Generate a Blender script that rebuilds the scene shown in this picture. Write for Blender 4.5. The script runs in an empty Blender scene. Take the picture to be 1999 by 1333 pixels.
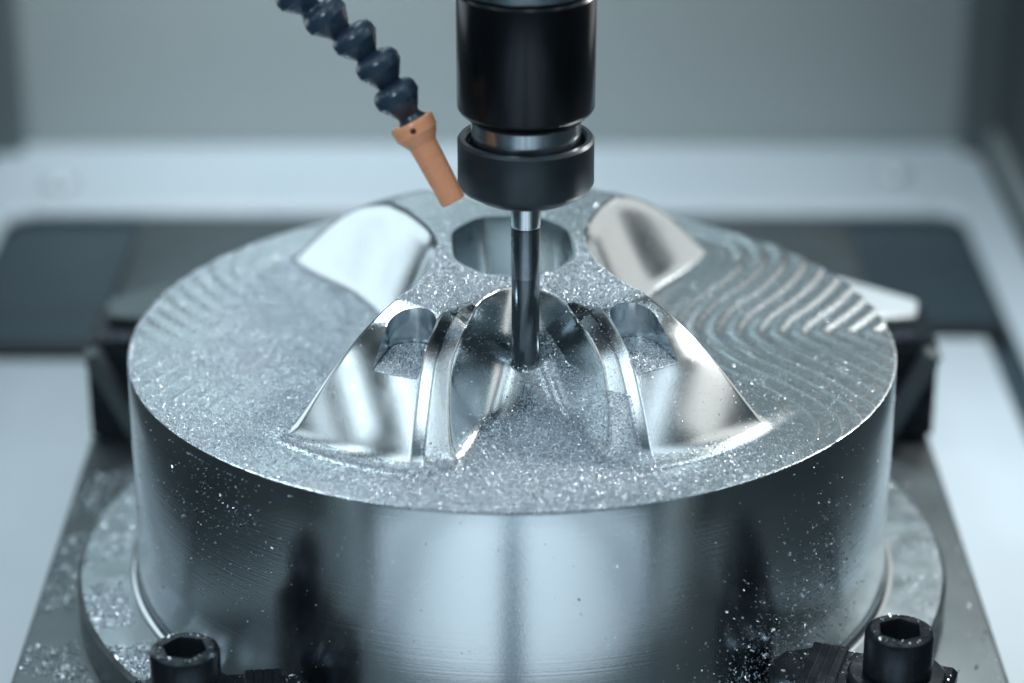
import bpy, bmesh, math, random
import numpy as np
from mathutils import Vector, Matrix
random.seed(4); rng = np.random.default_rng(7)
S = bpy.context.scene
C = S.collection
R_ = math.radians

# ------------------------------------------------------------------ camera
ELEV = R_(23.5); DIST = 7.0
cam = bpy.data.cameras.new('camera'); camo = bpy.data.objects.new('camera', cam); C.objects.link(camo)
camo.location = (0, -DIST*math.cos(ELEV), DIST*math.sin(ELEV))
camo.rotation_euler = (R_(90)-ELEV, 0, 0)
cam.sensor_width = 36; cam.lens = 93.9; cam.shift_y = -0.004
cam.clip_start = 0.1; cam.clip_end = 200
cam.dof.use_dof = True; cam.dof.focus_distance = 6.47; cam.dof.aperture_fstop = 0.62
S.camera = camo
# ------------------------------------------------------------------ world, lamps, exposure
W = bpy.data.worlds.new('World'); S.world = W; W.use_nodes = True
bg = W.node_tree.nodes['Background']; bg.inputs[0].default_value = (0.34, 0.56, 0.70, 1); bg.inputs[1].default_value = 0.16
def area(name, loc, target, sx, sy, power, col=(0.80, 0.93, 1.0), spread=180):
    l = bpy.data.lights.new(name, 'AREA'); l.shape = 'RECTANGLE'; l.size = sx; l.size_y = sy
    l.energy = power; l.color = col; l.spread = R_(spread)
    o = bpy.data.objects.new(name, l); C.objects.link(o); o.location = loc
    o.rotation_euler = (Vector(target)-Vector(loc)).to_track_quat('-Z', 'Y').to_euler()
    return o
area('tube_lamp', (-1.60, -1.6, 3.0), (-1.60, -1.6, 0), 0.24, 2.6, 8)
area('tube_lamp', (-1.12, -1.6, 3.0), (-1.12, -1.6, 0), 0.12, 2.6, 1.6)
area('tube_lamp', (0.22, -1.3, 3.0), (0.22, -1.3, 0), 0.30, 1.5, 6)
area('tube_lamp', (1.62, -1.7, 3.0), (1.62, -1.7, 0), 0.26, 2.6, 8)
area('tube_lamp', (2.08, -1.0, 2.5), (0, -1.0, 0.2), 2.2, 0.40, 5.0)
area('side_fill_panel', (2.10, -0.1, 1.35), (0, -0.1, 0.2), 1.6, 0.8, 4.0, (1.0, .97, .92))  # unseen warm panel added for the pale outer edge of the right ridge
area('key_lamp', (2.05, 0.95, 1.75), (-0.4, -0.1, 0.0), 0.5, 0.3, 56, (1.0, .97, .93))
area('tube_lamp', (-2.18, -0.4, 2.35), (0, -0.4, 0.2), 2.2, 0.22, 5.5)
area('tube_lamp', (-2.22, -0.2, 1.55), (0, -0.2, 0.2), 2.0, 0.26, 2.0)
area('ceiling_lamp', (0.0, -0.5, 4.6), (0.0, -0.5, 0), 4.2, 5.0, 31)
area('side_fill_panel', (-2.24, 1.05, 0.50), (0, 0.8, 0.3), 2.7, 1.0, 12)  # unseen bright panel added for the left ridge walls to reflect
area('side_fill_panel', (2.10, 1.45, 0.80), (0, 1.2, 0.7), 3.4, 2.1, 17, (1.0, .97, .93))  # unseen bright panel added for the right ridge walls and cutter passes
area('rear_fill', (-1.5, 2.4, 3.3), (-1.6, 1.8, -1.2), 1.0, 0.5, 31, spread=110)  # unseen fills added to brighten the floor panels, clear of ridge reflections
area('rear_fill', (1.55, 1.9, 3.3), (1.7, 1.6, -1.2), 0.6, 0.5, 29, spread=80)
area('wall_fill', (-1.3, 3.2, 3.0), (-0.9, 5.0, 0.6), 0.5, 0.4, 24, spread=75)  # unseen spot added for the sideways gradient of the back wall
area('wall_fill', (-0.9, 3.4, 4.6), (-0.7, 5.0, 3.0), 2.0, 0.3, 60, spread=120)  # unseen, added so the flat top reflects a bright upper wall
area('front_fill', (-2.2, -5.2, 4.4), (0, -0.3, 0.4), 1.2, 0.9, 115)  # unseen front fill added to lift the nozzle, hose and nut
area('floor_fill', (0.0, -4.3, 2.6), (0, -4.3, -1.2), 3.4, 0.9, 108, (.92, .96, 1.0), spread=108)  # unseen fill added over the front floor, which the billet side mirrors
S.view_settings.view_transform = 'Standard'; S.view_settings.look = 'None'
S.view_settings.exposure = 0.0; S.view_settings.gamma = 1.0
S.render.engine = 'CYCLES'
S.cycles.use_denoising = True
S.cycles.max_bounces = 8; S.cycles.glossy_bounces = 6
S.cycles.sample_clamp_indirect = 6.0

# ------------------------------------------------------------------ helpers
def mat(name, col, metal=0.0, rough=0.5, **kw):
    m = bpy.data.materials.new(name); m.use_nodes = True
    b = m.node_tree.nodes['Principled BSDF']
    b.inputs['Base Color'].default_value = (*col, 1); b.inputs['Metallic'].default_value = metal
    b.inputs['Roughness'].default_value = rough
    for k, v in kw.items(): b.inputs[k.replace('_', ' ')].default_value = v
    return m
class NT:
    def __init__(s, m): s.t = m.node_tree; s.b = s.t.nodes['Principled BSDF']
    def n(s, typ, **kw):
        o = s.t.nodes.new(typ)
        for k, v in kw.items():
            if k.startswith('i_'): o.inputs[k[2:].replace('_', ' ')].default_value = v
            else: setattr(o, k, v)
        return o
    def l(s, a, b): s.t.links.new(a, b)
def noise_rough(m, scale, lo, hi, vec=(1,1,1), bump=0.0, bscale=None, bdist=0.002, colvar=None):
    t = NT(m); tc = t.n('ShaderNodeTexCoord'); mp = t.n('ShaderNodeMapping'); mp.inputs['Scale'].default_value = vec
    t.l(tc.outputs['Object'], mp.inputs['Vector'])
    nz = t.n('ShaderNodeTexNoise', i_Scale=scale, i_Detail=5.0); t.l(mp.outputs[0], nz.inputs['Vector'])
    mr = t.n('ShaderNodeMapRange'); mr.inputs['From Min'].default_value = .3; mr.inputs['From Max'].default_value = .7
    mr.inputs['To Min'].default_value = lo; mr.inputs['To Max'].default_value = hi
    t.l(nz.outputs['Fac'], mr.inputs['Value']); t.l(mr.outputs[0], t.b.inputs['Roughness'])
    if colvar:
        mx = t.n('ShaderNodeMix', data_type='RGBA'); n2 = t.n('ShaderNodeTexNoise', i_Scale=scale*.6, i_Detail=6.0)
        t.l(mp.outputs[0], n2.inputs['Vector']); t.l(n2.outputs['Fac'], mx.inputs[0])
        mx.inputs[6].default_value = (*colvar[0], 1); mx.inputs[7].default_value = (*colvar[1], 1)
        t.l(mx.outputs[2], t.b.inputs['Base Color'])
    if bump:
        n3 = t.n('ShaderNodeTexNoise', i_Scale=bscale or scale*4, i_Detail=3.0); t.l(mp.outputs[0], n3.inputs['Vector'])
        bp = t.n('ShaderNodeBump', i_Strength=bump, i_Distance=bdist); t.l(n3.outputs['Fac'], bp.inputs['Height'])
        t.l(bp.outputs[0], t.b.inputs['Normal'])
    return m
M = {}
AL = (0.66, 0.72, 0.75)
# milled top and dome: bright aluminium with very fine cutter lines
M['alu'] = noise_rough(mat('milled_aluminium', AL, 1, .24), 14, .10, .19, bump=.30, bscale=420, bdist=.0006, colvar=((.60,.67,.70),(.72,.77,.79)))
M['alu_flat'] = noise_rough(mat('milled_aluminium_face', AL, 1, .3), 60, .23, .29, bump=.35, bscale=330, bdist=.0008, colvar=((.60,.67,.70),(.65,.71,.73)))
# turned side: fine rings
ms = mat('turned_aluminium', (.60,.66,.69), 1, .26); t = NT(ms)
tc = t.n('ShaderNodeTexCoord'); mp = t.n('ShaderNodeMapping'); mp.inputs['Scale'].default_value = (1.2,1.2,190)
t.l(tc.outputs['Object'], mp.inputs[0]); nz = t.n('ShaderNodeTexNoise', i_Scale=1.0, i_Detail=2.0); t.l(mp.outputs[0], nz.inputs['Vector'])
nz2 = t.n('ShaderNodeTexNoise', i_Scale=240.0, i_Detail=2.0); t.l(tc.outputs['Object'], nz2.inputs['Vector'])
ad = t.n('ShaderNodeMath', operation='ADD'); t.l(nz.outputs['Fac'], ad.inputs[0]); t.l(nz2.outputs['Fac'], ad.inputs[1])
bp = t.n('ShaderNodeBump', i_Strength=.34, i_Distance=.0007); t.l(ad.outputs[0], bp.inputs['Height']); t.l(bp.outputs[0], t.b.inputs['Normal'])
nz3 = t.n('ShaderNodeTexNoise', i_Scale=5.0, i_Detail=5.0); t.l(tc.outputs['Object'], nz3.inputs['Vector'])
mr = t.n('ShaderNodeMapRange'); mr.inputs['To Min'].default_value = .15; mr.inputs['To Max'].default_value = .21
t.l(nz3.outputs['Fac'], mr.inputs['Value']); t.l(mr.outputs[0], t.b.inputs['Roughness'])
t.b.inputs['Anisotropic'].default_value = .62; t.b.inputs['Anisotropic Rotation'].default_value = .25
tg = t.n('ShaderNodeTangent', direction_type='RADIAL', axis='Z'); t.l(tg.outputs[0], t.b.inputs['Tangent'])
M['turned'] = ms
M['chip'] = mat('chip_aluminium', (.82,.88,.94), 1, .36)
M['flange'] = noise_rough(mat('flange_metal', (.36,.42,.44), 1, .4), 12, .30, .46, bump=.5, bscale=260, bdist=.001, colvar=((.26,.32,.34),(.42,.47,.49)))
M['plate'] = noise_rough(mat('fixture_steel', (.20,.245,.26), .85, .45), 6, .36, .55, bump=.4, bscale=150, bdist=.001, colvar=((.11,.14,.15),(.18,.21,.22)))
M['lit_metal'] = mat('lit_toe_metal', (.52,.56,.58), .5, .5)  # paler tone stands for light reflected on the right toe
M['neck'] = noise_rough(mat('worn_tool_steel', (.24,.28,.31), 1, .25), 18, .20, .30)
M['black'] = noise_rough(mat('black_oxide_steel', (.022,.030,.038), .6, .28), 22, .18, .34, bump=.3, bscale=120, bdist=.001)
M['holder'] = noise_rough(mat('holder_black_finish', (.014,.018,.022), .75, .2), 9, .20, .27)
M['nut'] = noise_rough(mat('collet_nut_black_finish', (.030,.042,.052), .5, .36), 16, .30, .42)
M['steel'] = noise_rough(mat('ground_steel', (.55,.62,.66), 1, .2), 14, .14, .26)
M['carbide'] = noise_rough(mat('coated_carbide', (.13,.16,.18), .85, .25), 30, .18, .28)
M['hose'] = noise_rough(mat('blue_grey_plastic', (.024,.046,.074), 0, .22, Specular_IOR_Level=.55), 30, .24, .36)
M['nozzle'] = noise_rough(mat('orange_plastic', (.92,.40,.22), 0, .3, Specular_IOR_Level=.55), 20, .22, .32)
M['hole'] = mat('nozzle_hole_dark', (.05,.02,.01), 0, .6)
M['gap'] = mat('grey_strip', (.10,.14,.18), 0, .5)
M['reflector'] = mat('reflector_grey', (.42,.48,.51), 0, .5)  # pale grey chosen to lift the reflection on the billet sides
M['corner'] = mat('corner_grey', (.12,.15,.16), 0, .5)
M['shadow'] = mat('shadow_black', (.01,.013,.016), 0, .6)  # flat black for the painted shadow line
M['polished'] = mat('polished_dome', (.8,.86,.9), .6, .30)
M['white'] = noise_rough(mat('white_enamel', (.60,.67,.72), 0, .45), 3, .40, .52, colvar=((.55,.63,.68),(.64,.70,.74)))
M['wall'] = noise_rough(mat('enclosure_paint', (.34,.38,.385), 0, .5), 2, .45, .6)
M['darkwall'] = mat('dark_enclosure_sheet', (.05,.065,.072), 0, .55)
M['trough'] = noise_rough(mat('dark_tray', (.05,.075,.09), .1, .5), 2, .4, .6, colvar=((.035,.055,.068),(.065,.095,.115)))

def link(name, me, m=None, parent=None, smooth=None):
    o = bpy.data.objects.new(name, me); C.objects.link(o)
    for x in (m if isinstance(m, (list, tuple)) else [m] if m else []): me.materials.append(x)
    if parent: o.parent = parent
    if smooth is not None:
        me.polygons.foreach_set('use_smooth', np.ones(len(me.polygons), bool)); me.set_sharp_from_angle(angle=R_(smooth))
    return o
def tag(o, label=None, cat=None, group=None, kind=None):
    for k, v in (('label', label), ('category', cat), ('group', group), ('kind', kind)):
        if v: o[k] = v
    return o
def empty(name, loc, rz=0):
    o = bpy.data.objects.new(name, None); C.objects.link(o); o.location = loc; o.rotation_euler = (0, 0, rz); o.empty_display_size = .1
    return o
def bm_mesh(bm, name):
    me = bpy.data.meshes.new(name); bm.normal_update(); bm.to_mesh(me); bm.free(); return me
def box(name, lo, hi, m, parent=None, bevel=0.0, seg=2):
    bm = bmesh.new(); bmesh.ops.create_cube(bm, size=1)
    lo = Vector(lo); hi = Vector(hi)
    for v in bm.verts: v.co = Vector((lo[i]+(v.co[i]+.5)*(hi[i]-lo[i]) for i in range(3)))
    if bevel: bmesh.ops.bevel(bm, geom=bm.edges[:], offset=bevel, segments=seg, affect='EDGES', profile=.5)
    return link(name, bm_mesh(bm, name), m, parent, 35 if bevel else None)
def lathe_bm(prof, n=96, mtx=None, close=False):
    """prof: list of (r, z); r==0 ends collapse"""
    bm = bmesh.new(); rings = []
    for r, z in prof:
        if r < 1e-6: rings.append([bm.verts.new((0, 0, z))])
        else: rings.append([bm.verts.new((r*math.cos(2*math.pi*i/n), r*math.sin(2*math.pi*i/n), z)) for i in range(n)])
    pairs = list(zip(rings, rings[1:])) + ([(rings[-1], rings[0])] if close else [])
    for a, b in pairs:
        for i in range(n):
            j = (i+1) % n
            f = [a[i % len(a)], a[j % len(a)], b[j % len(b)], b[i % len(b)]]
            u = []
            for v in f:
                if v not in u: u.append(v)
            if len(u) > 2: bm.faces.new(u)
    bmesh.ops.recalc_face_normals(bm, faces=bm.faces)
    if mtx is not None: bm.transform(mtx)
    return bm
def lathe(name, prof, m, parent=None, n=96, mtx=None, close=False, ang=32):
    return link(name, bm_mesh(lathe_bm(prof, n, mtx, close), name), m, parent, ang)
def prism_bm(poly, z0, z1, bev=0.0):
    bm = bmesh.new(); vs = [bm.verts.new((x, y, z0)) for x, y in poly]; f = bm.faces.new(vs)
    r = bmesh.ops.extrude_face_region(bm, geom=[f])
    for v in r['geom']:
        if isinstance(v, bmesh.types.BMVert): v.co.z = z1
    bmesh.ops.recalc_face_normals(bm, faces=bm.faces)
    if bev: bmesh.ops.bevel(bm, geom=bm.edges[:], offset=bev, segments=1, affect='EDGES')
    return bm

# ------------------------------------------------------------------ the setting: inside of the milling machine
ZF = -1.2
box('back_wall', (-2.6, 4.95, -1.8), (2.6, 5.15, 6.0), M['wall'])['kind'] = 'structure'
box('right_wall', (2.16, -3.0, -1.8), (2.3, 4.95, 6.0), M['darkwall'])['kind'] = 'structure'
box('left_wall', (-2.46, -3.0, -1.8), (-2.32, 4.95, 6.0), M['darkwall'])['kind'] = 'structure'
box('tray_floor', (-2.6, -12, -1.6), (2.6, 5.15, -1.275), M['trough'])['kind'] = 'structure'
box('dark_corner_strip', (2.0, 4.80, ZF+.002), (2.159, 4.949, 6.0), M['corner'])['kind'] = 'structure'  # grey strips added to darken the two back corners
box('dark_corner_strip', (-2.319, 4.80, ZF+.002), (-2.18, 4.949, 6.0), M['corner'])['kind'] = 'structure'
for sx in (-1, 1):      # unseen boards, added to shape the reflections on the billet side
    for nm, a, b, mm in (('front_flag', 1.40, 1.52, 'darkwall'), ('front_reflector', 1.525, 1.80, 'white'), ('front_flag', 1.805, 2.14, 'wall')):
        box(nm, (min(sx*a, sx*b), -2.28, ZF+.002), (max(sx*a, sx*b), -2.20, -.42), M[mm], bevel=.01)['kind'] = 'structure'
box('wall_skirting', (2.112, .05, ZF+.003), (2.158, 4.79, ZF+.12), M['wall'], bevel=.01)['kind'] = 'structure'
# white ledge running along the back and both sides, rounded inner corners
def ledge():
    bm = bmesh.new()
    xi0, xi1, yi, rr = -2.12, 1.90, 4.15, .12
    out = [(-2.32, .05), (-2.32, 4.95), (2.10, 4.95), (2.10, .05)]
    inn = [(xi1, .05), (xi1, yi-rr)]
    inn += [(xi1-rr+rr*math.cos(a), yi-rr+rr*math.sin(a)) for a in np.linspace(0, math.pi/2, 8)[1:]]
    inn += [(xi0+rr-rr*math.sin(a), yi-rr+rr*math.cos(a)) for a in np.linspace(0, math.pi/2, 8)]
    inn += [(xi0, .05)]
    b2 = prism_bm(out+inn, -1.274, ZF, .03); return bm_mesh(b2, 'ledge')
link('ledge', ledge(), M['white'], None, 40)['kind'] = 'structure'
for x0, x1, y0, y1 in ((-1.98, -.05, .05, 2.56), (.0, 1.78, .05, 2.76), (-1.72, -1.33, -7, -1.56), (-1.13, -0.11, -7, -1.56), (0.12, 1.17, -7, -1.56), (1.37, 1.74, -7, -1.56)):
    box('floor_panel', (x0, y0, ZF-.06), (x1, y1, ZF), M['white'], bevel=.012)['kind'] = 'structure'
for x0, x1 in ((-1.34, -1.12), (-.12, .13), (1.16, 1.38)):
    box('panel_gap', (x0, -7, -1.274), (x1, -1.56, ZF-.03), M['gap'])['kind'] = 'structure'
for x0, x1 in ((-2.3, -1.73), (1.75, 2.3)):
    box('side_reflector', (x0, -7, -1.274), (x1, 0, ZF-.05), M['reflector'])['kind'] = 'structure'  # unseen pale panels, added for the billet sides to reflect
for x0, x1, yy in ((-2.1, -.1, 2.58), (.1, 1.85, 2.78)):
    box('shadow_strip', (x0, yy, -1.274), (x1, yy+.10, ZF+.01), M['shadow'])['kind'] = 'structure'  # black strip painting the shadow line behind the floor panels
def ledge_bolt(x, y, lab, first=[None]):
    if first[0] is None:
        t = empty('ledge_bolt', (x, y, ZF)); lathe('bolt_head', [(0,.045),(.02,.043),(.036,.036),(.048,.020),(.052,.0),(.05,-.01),(0,-.01)], M['polished'], t, 24)
        lathe('washer', [(.03,.008),(.068,.008),(.07,0),(.03,0)], M['steel'], t, 24, close=True); first[0] = t
    else:
        t = first[0].copy(); C.objects.link(t); t.location = (x, y, ZF)
        for c in list(first[0].children):
            d = c.copy(); C.objects.link(d); d.parent = t
    tag(t, lab, 'bolt', 'bolts on the white ledge')
ledge_bolt(1.66, 4.52, 'blurred round bolt head on the white ledge near its right corner')
ledge_bolt(-1.95, 4.40, 'blurred round bolt head on the white ledge at the far left')

# ------------------------------------------------------------------ fixture plate
fp = tag(empty('fixture_plate', (0, 0, -1.14)), 'dark grey steel fixture plate lying under the round flange', 'plate')
def pbox(name, lo, hi, m, par, **kw):
    off = Vector(par.location); return box(name, Vector(lo)-off, Vector(hi)-off, m, par, **kw)
pbox('slab', (-1.29, -1.50, -1.14), (1.28, 1.75, -.745), M['plate'], fp, bevel=.022)
pbox('rear_block', (-1.40, 1.78, -1.14), (1.25, 2.88, -.750), M['plate'], fp, bevel=.05, seg=3)
pbox('foot', (-1.1, -1.3, -1.198), (1.1, 2.6, -1.142), M['plate'], fp)

# ------------------------------------------------------------------ the milled workpiece
H = .262; YAW = R_(3.5); cY, sY = math.cos(YAW), math.sin(YAW)
def smin(a, b, k):
    h = np.clip(.5+.5*(b-a)/k, 0, 1); return b*(1-h)+a*h-k*h*(1-h)
def smax(a, b, k): return -smin(-a, -b, k)
SLOT_C = (.272, .450); SLOT_R = .060; SLOT_Z = .164
def slot_sdf(x, y):
    ax = np.abs(x); dx, dy = .316, .949
    px, py = ax-SLOT_C[0], -y-SLOT_C[1]; tt = np.clip(px*dx+py*dy, 0, .2)
    return np.hypot(px-tt*dx, py-tt*dy)-SLOT_R
def pocket_q(x, y):
    ax = np.abs(x)/.98; ay = np.abs(y-.003)/1.30; return (ax**16+ay**16+((ax+ay)/1.50)**16)**(1/16)
def vw(y): return np.clip((np.abs(y)-.25)*.33, 0, .3)
def vfloor(y):
    t = (np.abs(y)-.232)/.35; return H*np.where(t > 0, (1-np.clip(t, 0, 1))**1.45, 1-t*3)-.6*H*np.clip(t-1, 0, 1.5)**2
def front_s(x, y):
    ay = np.abs(y); u = np.clip((np.hypot(ay, .15)-.445)/.390, 0, 1); top = H*(1-(.3*u+.7*u**2.1))
    xe = vw(y)+np.sqrt(np.clip(top-vfloor(y), 0, 1)/26); return np.where(ay > .232, xe-np.abs(x), ay-.232-np.abs(x))
def island(x, y):
    """raised island (rotated frame), negative = below the face"""
    r = np.hypot(x, y)
    u = np.clip((r-.445)/.390, 0, 3); cone = H*(1-(.3*u+.7*u**2.1))
    cone = np.where(u > 1, -H*1.77*(u-1), cone)
    X0 = np.sqrt(.040+.46*y*y); g = np.sqrt(1+(.46*y/X0)**2); X0 = X0+.028*np.sin(math.pi*np.clip((np.abs(y)-.27)/.38, 0, 1))**1.5; s = (np.abs(x)-X0)/g
    t = np.clip(s/.125, -.3, 4); vs = H*np.where(t > 0, (1-np.clip(t, 0, 1))**1.25, 1-t*1.25)-.10*H*np.clip(t-1, 0, 3)**2
    sf = front_s(x, y)
    xq = np.abs(x)-vw(y); xq = .5*(xq+np.sqrt(xq*xq+.006)); vf = vfloor(y)+20*xq**2
    base = smin(cone, np.full_like(cone, H), .003)
    lat = np.abs(x)*.885-np.abs(y)*.466; base = base-.15*lat*lat*np.clip((r-.43)/.08, 0, 1)
    bev = np.clip(sf+.052, 0, .2)*.34*np.clip((r-.40)/.06, 0, 1)
    bev2 = np.clip(sf+.022, 0, .2)*.32*np.clip((r-.36)/.06, 0, 1)
    base = base-bev-bev2
    # edge round on the outer corners of each ridge
    h = smin(smin(base, vs, .042), vf, .008)
    return h
# outline of the island for the cutter passes on the face
gN = 640; gx = np.linspace(-1.06, 1.06, gN); GX, GY = np.meshgrid(gx, gx, indexing='ij')
xr = GX*cY+GY*sY; yr = -GX*sY+GY*cY
ins = island(xr, yr) > .012
bd = ins & ~(np.roll(ins,1,0)&np.roll(ins,-1,0)&np.roll(ins,1,1)&np.roll(ins,-1,1))
P = np.stack([GX[bd], GY[bd]], 1)
D = np.full(GX.shape, 9.0)
for k in range(0, len(P), 40):
    q = P[k:k+40]; D = np.minimum(D, np.sqrt((GX[..., None]-q[:,0])**2+(GY[..., None]-q[:,1])**2).min(-1))
D[ins] = 0
for _ in range(6): D = (D+np.roll(D,1,0)+np.roll(D,-1,0)+np.roll(D,1,1)+np.roll(D,-1,1))/5
def dist_out(x, y):
    fx = (x+1.06)/2.12*(gN-1); fy = (y+1.06)/2.12*(gN-1); i = np.clip(fx.astype(int), 0, gN-2); j = np.clip(fy.astype(int), 0, gN-2)
    a = fx-i; b = fy-j
    return D[i,j]*(1-a)*(1-b)+D[i+1,j]*a*(1-b)+D[i,j+1]*(1-a)*b+D[i+1,j+1]*a*b
def surface(x, y, holes=True):
    xr = x*cY+y*sY; yr = -x*sY+y*cY
    h = island(xr, yr)
    d = dist_out(x, y)
    ph = (d/.055) % 1.0; env = np.clip((d-.05)/.05, 0, 1)
    rear = np.clip((y+.12)/.2, 0, 1); env = env*(.55+.45*np.clip((x+.2)/.4, 0, 1))
    wave = .0030*np.cos(2*math.pi*ph)*rear          # scalloped passes
    cusp = .0030*np.clip(1-np.abs(ph-.5)/.12, 0, 1)*(1-rear)*(.25+.75*np.clip((y+.62)/.3, 0, 1))
    face = (wave+cusp)*env-.008*np.clip((d-.03)/.6, 0, 1)
    z = smax(h, face, .036)
    if holes:
        sd = slot_sdf(xr, yr); z = np.where(sd < 0, np.minimum(z, SLOT_Z), z)
        q = pocket_q(xr, yr); dq = (.158-q)
        z = np.where(dq > 0, np.minimum(z, H-np.minimum(.23, dq*6)), z)
    return z
nT = 1280
rs = np.concatenate([np.linspace(0, .86, 345)[1:], np.linspace(.862, .996, 50), [1.0]])
th = np.linspace(0, 2*math.pi, nT, endpoint=False)
RR, TT = np.meshgrid(rs, th, indexing='ij')
X = (RR*np.cos(TT)).ravel(); Y = (RR*np.sin(TT)).ravel()
# snap grid points to the slot walls so that they are clean and vertical
def snap(X, Y, f, band=.0034):
    e = 1e-4; s0 = f(X, Y); gx_ = (f(X+e, Y)-f(X-e, Y))/(2*e); gy_ = (f(X, Y+e)-f(X, Y-e))/(2*e); gl = np.hypot(gx_, gy_)+1e-9
    m = np.abs(s0) < band; tgt = np.where(s0 >= 0, .00015, -.00015)
    k = np.where(m, (tgt-s0)/gl, 0); return X+k*gx_/gl, Y+k*gy_/gl
fs = lambda x, y: slot_sdf(x*cY+y*sY, -x*sY+y*cY)
X, Y = snap(X, Y, fs)
fpq = lambda x, y: pocket_q(x*cY+y*sY, -x*sY+y*cY)-.158
X, Y = snap(X, Y, fpq, .0016)
Z = surface(X, Y)
last = len(rs)-1
Zr = Z.reshape(len(rs), nT); Zr[last] = Zr[last]-.0012; Z = Zr.ravel()
ring = lambda r, z: np.stack([r*np.cos(th), r*np.sin(th), np.full(nT, z)], 1)
side = [(1.0012, -.012), (1.0012, -.10), (1.0012, -.30), (1.0012, -.50), (1.0012, -.600)]
side += [(1.0012+.024*(1-math.cos(a)), -.600-.024*math.sin(a)) for a in np.linspace(0, math.pi/2, 7)[1:]]
V = np.concatenate([np.stack([X, Y, Z], 1)]+[ring(r, z) for r, z in side]+[np.array([[0, 0, float(surface(np.array([0.]), np.array([0.]))[0])]])])
nR = len(rs)+len(side)
I = np.arange(nR-1)[:, None]*nT; J = np.arange(nT)[None]; J2 = (J+1) % nT
Q = np.stack([I+J, I+nT+J, I+nT+J2, I+J2], -1).reshape(-1, 4)
cidx = len(V)-1
T3 = np.stack([np.full(nT, cidx), np.arange(nT), (np.arange(nT)+1) % nT], 1)
def raw_mesh(name, V, Q, T3=None, mi=None):
    me = bpy.data.meshes.new(name); nq = len(Q); nt = 0 if T3 is None else len(T3)
    me.vertices.add(len(V)); me.vertices.foreach_set('co', np.ascontiguousarray(V, np.float32).ravel())
    lp = Q.ravel() if nt == 0 else np.concatenate([Q.ravel(), T3.ravel()])
    me.loops.add(len(lp)); me.loops.foreach_set('vertex_index', lp.astype(np.int32))
    k = Q.shape[1]
    st = np.concatenate([np.arange(nq)*k, nq*k+np.arange(nt)*3]); me.polygons.add(nq+nt)
    me.polygons.foreach_set('loop_start', st.astype(np.int32))
    if mi is not None: me.polygons.foreach_set('material_index', mi.astype(np.int32))
    me.update(calc_edges=True); me.validate(); return me
ringi = np.repeat(np.arange(nR-1), nT)
fx = V[Q].mean(1)
mi = np.where(ringi >= last, 2, np.where(fx[:, 2] > .014, 0, 1))
mi = np.concatenate([mi, np.zeros(nT)])
wp = tag(empty('milled_workpiece', (0, 0, -.625)), 'round aluminium billet with a cross shaped island half milled out of its top', 'workpiece')
Vb = V.copy(); Vb[:, 2] += .625
link('billet', raw_mesh('billet', Vb, Q, T3, mi), [M['alu'], M['alu_flat'], M['turned']], wp, 38)
fl = lathe('flange', [(0,0),(1.155,0),(1.166,-.010),(1.166,-.105),(1.158,-.115),(0,-.115)], M['flange'], wp, 360)

# ------------------------------------------------------------------ chips of aluminium
def flakes(P, size, tilt=1.0, nrm=None):
    n = len(P); a = rng.normal(size=(n, 3))*tilt+np.array([0, 0, 1.0] if nrm is None else [0, 0, 0])
    if nrm is not None: a = a+nrm
    a /= np.linalg.norm(a, axis=1)[:, None]
    u = rng.normal(size=(n, 3)); u -= (u*a).sum(1)[:, None]*a; u /= np.linalg.norm(u, axis=1)[:, None]; v = np.cross(a, u)
    s = size*np.exp(rng.normal(size=n)*.38); L = (s*rng.uniform(.7, 1.7, n))[:, None]; w = (s*rng.uniform(.35, .8, n))[:, None]
    b = (s*rng.uniform(-.35, .35, n))[:, None]*a
    c = [P-u*L-v*w+b, P+u*L-v*w*.6-b, P+u*L+v*w+b, P-u*L+v*w*.7-b]
    return np.stack(c, 1).reshape(-1, 3)
def vnoise(x, y, f, seed):
    r = np.random.default_rng(seed); g = r.random((64, 64)); fx = (x*f+100) % 63; fy = (y*f+100) % 63
    i = fx.astype(int); j = fy.astype(int); a = fx-i; b = fy-j; a = a*a*(3-2*a); b = b*b*(3-2*b)
    return g[i,j]*(1-a)*(1-b)+g[i+1,j]*a*(1-b)+g[i,j+1]*(1-a)*b+g[i+1,j+1]*a*b
def chips(name, V, lab):
    n = len(V)//4; Qc = np.arange(n*4).reshape(-1, 4)
    o = link(name, raw_mesh(name, V, Qc), M['chip']); return tag(o, lab, 'chips', None, 'stuff')
n = 2600000
x = rng.uniform(-1, 1, n); y = rng.uniform(-1, 1, n); r = np.hypot(x, y)
z = surface(x, y)
e = .004; slope = np.hypot(surface(x+e, y)-surface(x-e, y), surface(x, y+e)-surface(x, y-e))/(2*e)
cl = .5*vnoise(x, y, 7, 1)+.5*vnoise(x, y, 19, 2)
xr = x*cY+y*sY; yr = -x*sY+y*cY
left = 1/(1+np.exp((x+.30-.25*np.clip(-y-.3, 0, 1))/.07))*(1-.82*np.clip((r-.70)/.16, 0, 1)*np.clip((y+.62)/.3, 0, 1))
front = 1/(1+np.exp((y+.66)/.05))*np.clip(1.1-np.clip(x, 0, 2)*1.35, 0, 1)
den = np.maximum(left*.62, front*.62)*np.clip((.055-z)/.03, 0, 1)
den = np.maximum(den, np.where((z < .02) & (x > .25), .006+.015*(cl > .62), 0))
den = den*np.clip(.15+1.35*cl, .1, 1.3)
inval = (front_s(xr, yr) > -.03) & (yr < -.2) & (np.abs(xr) < .34) & (r < .95)
den = np.maximum(den, np.where(inval, np.where((xr > .005+.022*rng.normal(size=n)) & ((z < .13) | (front_s(xr, yr) > .05)), .92, .02+.75*(z < .020+.012*rng.normal(size=n))), 0))
plat = (z > H-.006); den = np.maximum(den, np.where(plat, .03+.50*np.clip((.10-y)/.25, 0, 1), 0))
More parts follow.
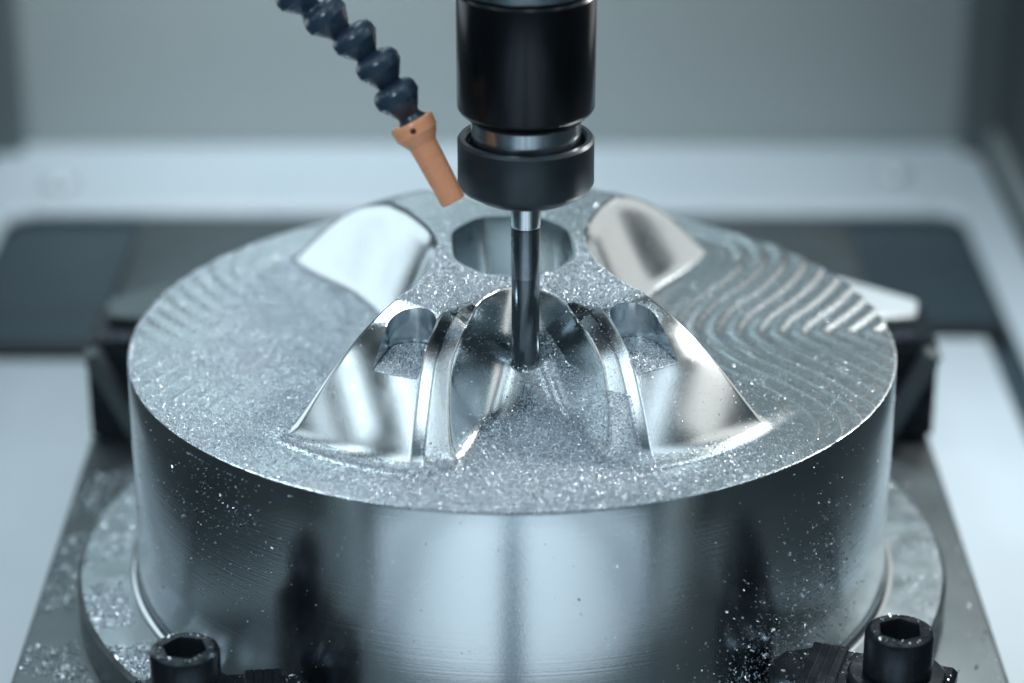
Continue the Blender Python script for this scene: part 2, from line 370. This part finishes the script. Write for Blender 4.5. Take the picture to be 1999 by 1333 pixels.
ridge = (z > .02) & ~plat & ~inval; den = np.where(ridge, np.where(x > 0, .007, .002), den)
ins_slot = slot_sdf(xr, yr) < -.004; den = np.where(ins_slot & (np.abs(z-SLOT_Z) < .002), .40, den)
den = np.where(pocket_q(xr, yr) < .165, .01, den)
edge = (r > .985) & (r < 1) & ((x < 0) | (y < -.8)); den = np.where(edge, np.maximum(den, .5), den)
k = (rng.random(n) < den) & (r < .998)
Pt = np.stack([x[k], y[k], z[k]+.0010], 1)
sz = np.where(rng.random(k.sum()) < .006, .0018, .0009)
chips('aluminium_chips', flakes(Pt, sz, .72), 'fine bright aluminium chips strewn over the left and front of the milled face')
# a loose pile of single bigger curls
# chips on the side wall
def on_side(n, th0, th1, z0, z1, sz, cluster=None):
    a = rng.uniform(th0, th1, n); zz = rng.uniform(z0, z1, n)
    if cluster is not None:
        a = rng.normal(cluster[0], cluster[1], n); zz = rng.normal(cluster[2], cluster[3], n)
    zz = np.clip(zz, -.60, -.03); N = np.stack([np.cos(a), np.sin(a), np.zeros(n)], 1)
    return flakes(N*1.0022+np.array([0,0,1])*zz[:, None], np.full(n, sz), .6, N)
parts = [on_side(420, R_(-175), R_(-5), -.6, -.02, .0014), on_side(650, 0, 0, 0, 0, .0020, (R_(-51), .09, -.50, .09)),
         on_side(450, 0, 0, 0, 0, .0020, (R_(-40), .08, -.36, .12)), on_side(260, 0, 0, 0, 0, .0017, (R_(-136), .12, -.12, .09)),
         on_side(380, 0, 0, 0, 0, .0022, (R_(-60), .16, -.57, .04))]
chips('side_chips', np.concatenate(parts), 'scattered aluminium flecks clinging to the side of the round billet')
n = 60000; a = rng.uniform(0, 2*math.pi, n); rr = np.sqrt(rng.uniform(1.045**2, 1.155**2, n)); x = rr*np.cos(a); y = rr*np.sin(a)
dn = np.where(x < 0, .9*np.clip(.25-y, .12, 1), .05)*(vnoise(x, y, 11, 5) > .33); k = rng.random(n) < dn
chips('flange_chips', flakes(np.stack([x[k], y[k], np.full(k.sum(), -.6225)], 1), np.full(k.sum(), .0019), .7), 'aluminium chips lying on the flange ring around the billet')
n = 9000; x = np.concatenate([rng.uniform(-1.27, -.9, n), rng.uniform(.9, 1.26, 300)]); y = rng.uniform(-1.45, .7, len(x))
k = (np.hypot(x, y) > 1.18) & ((vnoise(x, y, 9, 9) > .4) | (x > 0))
chips('plate_chips', flakes(np.stack([x[k], y[k], np.full(k.sum(), -.7425)], 1), np.full(k.sum(), .0024), .8), 'aluminium chips lying on the left margin of the dark fixture plate')

def clamp_chips(x, y, rz, n):
    u = rng.uniform(-.12, .27, n); w = rng.uniform(-.105, .105, n); k = np.hypot(u, w) > .12; u = u[k]; w = w[k]
    X_ = x+u*math.cos(rz)-w*math.sin(rz); Y_ = y+u*math.sin(rz)+w*math.cos(rz)
    a = rng.uniform(0, 2*math.pi, 60); rr = rng.uniform(.055, .072, 60)
    P1 = np.stack([X_, Y_, np.full(len(u), -.744+.264)], 1); P2 = np.stack([x+rr*np.cos(a), y+rr*np.sin(a), np.full(60, -.744+.4035)], 1)
    return flakes(np.concatenate([P1, P2]), np.full(len(u)+60, .0022), .8)
chips('clamp_chips', np.concatenate([clamp_chips(.912, -.935, R_(162), 420), clamp_chips(-.760, -1.02, R_(6), 600)]), 'aluminium flecks sprinkled over the black front clamps and their screws')
# ------------------------------------------------------------------ clamps
def hexsocket_screw(par, z0, r=.082, h=.135):
    """cap screw standing at z0 in its parent's frame, hexagon socket sunk in its head"""
    n = 96; bm = bmesh.new()
    prof = [(r*.93, z0), (r, z0+.008), (r, z0+h-.014), (r-.004, z0+h-.005), (r-.013, z0+h)]
    rings = [[bm.verts.new((q*math.cos(2*math.pi*i/n), q*math.sin(2*math.pi*i/n), z)) for i in range(n)] for q, z in prof]
    def hexr(a, R): a = (a+.3) % (math.pi/3)-math.pi/6; return R*math.cos(math.pi/6)/math.cos(a)
    for R, z in ((r*.66, z0+h-.001), (r*.62, z0+h-.008), (r*.60, z0+h-.075)):
        rings.append([bm.verts.new((hexr(2*math.pi*i/n, R)*math.cos(2*math.pi*i/n), hexr(2*math.pi*i/n, R)*math.sin(2*math.pi*i/n), z)) for i in range(n)])
    for p, q in zip(rings, rings[1:]):
        for i in range(n): bm.faces.new((p[i], p[(i+1) % n], q[(i+1) % n], q[i]))
    bm.faces.new(rings[-1]); bm.faces.new(rings[0][::-1]); bmesh.ops.recalc_face_normals(bm, faces=bm.faces)
    return link('cap_screw', bm_mesh(bm, 'cap_screw'), M['black'], par, 30)
def strap_clamp(x, y, rz, lab, L=.31, first=[None]):
    """rz: direction of the bar away from its screw. Origin on the plate"""
    z0 = -.744
    if first[0] is None:
        t = empty('strap_clamp', (x, y, z0), rz)
        w = .115; poly = [(-.13, -w), (L-.10, -w), (L-.02, -w*.55), (L, 0), (L-.02, w*.55), (L-.10, w), (-.13, w)]
        bm = prism_bm(poly, .127, .262, .012); link('clamp_bar', bm_mesh(bm, 'clamp_bar'), M['black'], t, 30)
        # serrated riser block beneath the outer end
        st = [(-.14, 0), (.10, 0), (.10, .125), (-.14, .125)]
        bm = bmesh.new(); vs = []
        for k in range(9): vs += [(-.14+.0, .0+k*.0138), (-.128, .0069+k*.0138)]
        vs += [(-.14, .1245), (.11, .1245), (.11, 0)]
        f = bm.faces.new([bm.verts.new((a, -w, b)) for a, b in vs]); r = bmesh.ops.extrude_face_region(bm, geom=[f])
        for v in r['geom']:
            if isinstance(v, bmesh.types.BMVert): v.co.y = w
        bmesh.ops.recalc_face_normals(bm, faces=bm.faces); link('riser_block', bm_mesh(bm, 'riser_block'), M['black'], t)
        # machined grooves on the bar
        for i in range(4):
            box('serration', (.135+i*.022, -w+.004, .262), (.157+i*.022, w-.004, .270), M['black'], t, bevel=.003, seg=1)
        lathe('washer', [(.05,.264),(.112,.264),(.118,.270),(.118,.280),(.110,.288),(.05,.288)], M['black'], t, 64, close=True)
        hexsocket_screw(t, .288, h=.115); first[0] = t
    else:
        t = first[0].copy(); C.objects.link(t); t.location = (x, y, z0); t.rotation_euler = (0, 0, rz)
        for c in list(first[0].children):
            d = c.copy(); C.objects.link(d); d.parent = t
    return tag(t, lab, 'clamp', 'black clamps holding the flange at the front')
strap_clamp(.912, -.935, R_(162), 'black strap clamp with a hex socket screw, front right on the flange')
strap_clamp(-.760, -1.02, R_(6), 'black strap clamp with a hex socket screw, front left on the flange')
def step_clamp(sx, lab):
    t = tag(empty('step_clamp', (sx*1.13, 1.03, -.744)), lab, 'clamp', 'step clamps behind the billet')
    bm = bmesh.new(); bmesh.ops.create_cube(bm, size=1)
    for v in bm.verts: v.co = Vector((v.co.x*.30, v.co.y*.34+.045, (v.co.z+.5)*.33))
    bmesh.ops.bevel(bm, geom=bm.edges[:], offset=.02, segments=2, affect='EDGES')
    link('heel_block', bm_mesh(bm, 'heel_block'), M['black'], t, 30)
    n = 9; pts = []
    for k in range(n):
        x0 = (.01+.145*k/n)*sx; x1 = (.01+.145*(k+1)/n)*sx; z = .02+.30*(k+.6)/n
        pts += [(x0, z), (x1-.004*sx, z+.004)]
    pts += [(.105*sx, .325), (-.045*sx, .02)]
    f = bm2 = bmesh.new(); face = bm2.faces.new([bm2.verts.new((a, -.20, b)) for a, b in pts])
    r = bmesh.ops.extrude_face_region(bm2, geom=[face])
    for v in r['geom']:
        if isinstance(v, bmesh.types.BMVert): v.co.y = -.127
    bmesh.ops.recalc_face_normals(bm2, faces=bm2.faces); link('step_block', bm_mesh(bm2, 'step_block'), M['plate'], t)  # paler metal stands for glints and chips on the step edges
    # toe pressed towards the billet; right one paler, reflected light put into colour
    bm = prism_bm([(-.34*sx, .40), (-.10*sx, .32), (.12*sx, .14), (.10*sx, .03), (-.15*sx, -.02), (-.26*sx, .15)], .334, .362, .008)
    link('clamp_toe', bm_mesh(bm, 'clamp_toe'), M['lit_metal' if sx > 0 else 'plate'], t, 30)
    return t
step_clamp(1, 'black step clamp with steel toe coloured as if lit, right behind the billet')
step_clamp(-1, 'black step clamp with dull grey toe, left behind the billet')

# ------------------------------------------------------------------ spindle tool
TX, TY = .033, -.40
sp = tag(empty('milling_tool', (TX, TY, 0)), 'black tool holder and collet nut carrying a slim end mill', 'milling tool')
lathe('holder_body', [(0,.735),(.122,.735),(.133,.742),(.158,.765),(.164,.775),(.1645,1.050),(.160,1.056),(.158,1.058),(0,1.058)], M['holder'], sp, 160)
lathe('spindle_nose', [(0,1.060),(.157,1.060),(.166,1.066),(.166,1.30),(.20,1.34),(.20,1.9),(0,1.9)], M['steel'], sp, 160)
lathe('clamping_ring', [(0,.640),(.131,.640),(.131,.742),(0,.742)], M['steel'], sp, 160)
lathe('collet_nut', [(.1315,.655),(.1405,.655),(.1425,.690),(.148,.697),(.158,.697),(.1635,.690),(.1635,.585),(.155,.570),(.132,.556),(.126,.552),(.036,.552),(.036,.60),(.131,.60)], M['nut'], sp, 160, close=True)
lathe('neck', [(0,.467),(.0352,.467),(.0356,.463),(.0352,.338),(0,.338)], M['neck'], sp, 64)
lathe('shank', [(0,.555),(.0365,.555),(.0365,.475),(.0355,.468),(0,.468)], M['steel'], sp, 64)
def cutter():
    bm = bmesh.new(); n = 72; zs = list(np.linspace(.3375, .13, 50))+[.13-.032*math.sin(a) for a in np.linspace(.12, math.pi/2-.05, 10)]
    rings = []
    for z in zs:
        base = .0345 if z > .13 else .0345*math.sqrt(max(0, 1-((.13-z)/.032)**2))
        fl = min(1, max(0, (.34-z)/.07)); tw = (z-.1)*7.5
        rg = []
        for i in range(n):
            a = 2*math.pi*i/n; p = (a-tw) % math.pi/math.pi
            cut = fl*(.12*math.exp(-((p-.30)/.15)**2)+.02*max(0, p-.45))
            q = base*(1-cut)*(1.0 if z < .455 else 1.02)
            rg.append(bm.verts.new((q*math.cos(a), q*math.sin(a), z)))
        rings.append(rg)
    for p, q in zip(rings, rings[1:]):
        for i in range(n): bm.faces.new((p[i], p[(i+1) % n], q[(i+1) % n], q[i]))
    bm.faces.new(rings[-1]); bm.faces.new(rings[0]); bmesh.ops.recalc_face_normals(bm, faces=bm.faces)
    return bm_mesh(bm, 'cutter')
link('cutter', cutter(), M['carbide'], sp, 40)

# ------------------------------------------------------------------ coolant hose
F = 93.9/36*1999; ce, se = math.cos(ELEV), math.sin(ELEV)
def pt(px, py, yw):
    """point of the world plane y = yw seen at a pixel of the 1999 px photograph"""
    ux, uy = (px-999.5)/F, (658.5-py)/F
    z = (uy*(DIST+yw*ce)-yw*se)/(ce+uy*se)
    return Vector((ux*(DIST+yw*ce-z*se), yw, z))
def frame(a, b):
    d = (b-a).normalized(); q = d.to_track_quat('Z', 'Y').to_matrix().to_4x4(); return Matrix.Translation(a) @ q
hs = tag(empty('coolant_hose', pt(885, 392, -.52)), 'jointed blue grey coolant hose ending in an orange nozzle', 'coolant hose')
def hpart(name, prof, a, b, m, par=hs, n=48, close=False, ang=28):
    mtx = Matrix.Translation(-Vector(hs.location)) @ frame(a, b)
    return lathe(name, prof, m, par, n, mtx, close, ang)
segs = [((768,177),(799,226)), ((733,117),(762,168)), ((686,66),(719,112)), ((628,24),(668,66)), ((572,-22),(607,18)), ((512,-62),(552,-26)), ((450,-98),(490,-66))]
YH = -.50
for i, (a, b) in enumerate(segs):
    A = pt(*a, YH+.02*i); B = pt(*b, YH+.02*i-.006)
    # from A (mouth, wide) to B (neck)
    L = (B-A).length
    prof = [(.0, -.018), (.030, -.0165), (.042, -.0125), (.0495, -.006), (.0535, .003), (.0540, .006), (.0540, .022), (.0330, L*.80), (.0290, L*.86), (.0265, L*.97), (.028, L*1.03), (.036, L*1.2), (0, L*1.25)]
    hpart('hose_segment', prof, A, B, M['hose'])
nA = pt(804, 240, YH-.01); nB = pt(884, 391, YH-.05); L = (nB-nA).length
noz = hpart('nozzle', [(.020,.002),(.048,-.006),(.0520,-.004),(.0535,.002),(.0515,.026),(.0350,.054),(.0340,.058),(.0300,L),(.0280,L+.003),(.017,L+.002),(.017,.02)], nA, nB, M['nozzle'], close=True, ang=16)
# small round port in the flare
dA = (nB-nA).normalized(); vc = Vector(camo.location)-nA; rad = (vc-vc.dot(dA)*dA).normalized(); rad = (rad+.12*dA.cross(rad)).normalized()
hole = lathe('port', [(0,.0012),(.0060,.0012),(.0072,.0002),(.0072,-.004),(0,-.004)], M['hole'], noz, 20, Matrix.Translation(-Vector(hs.location)) @ frame(nA+dA*.014+rad*.0523, nA+dA*.014+rad*.08))
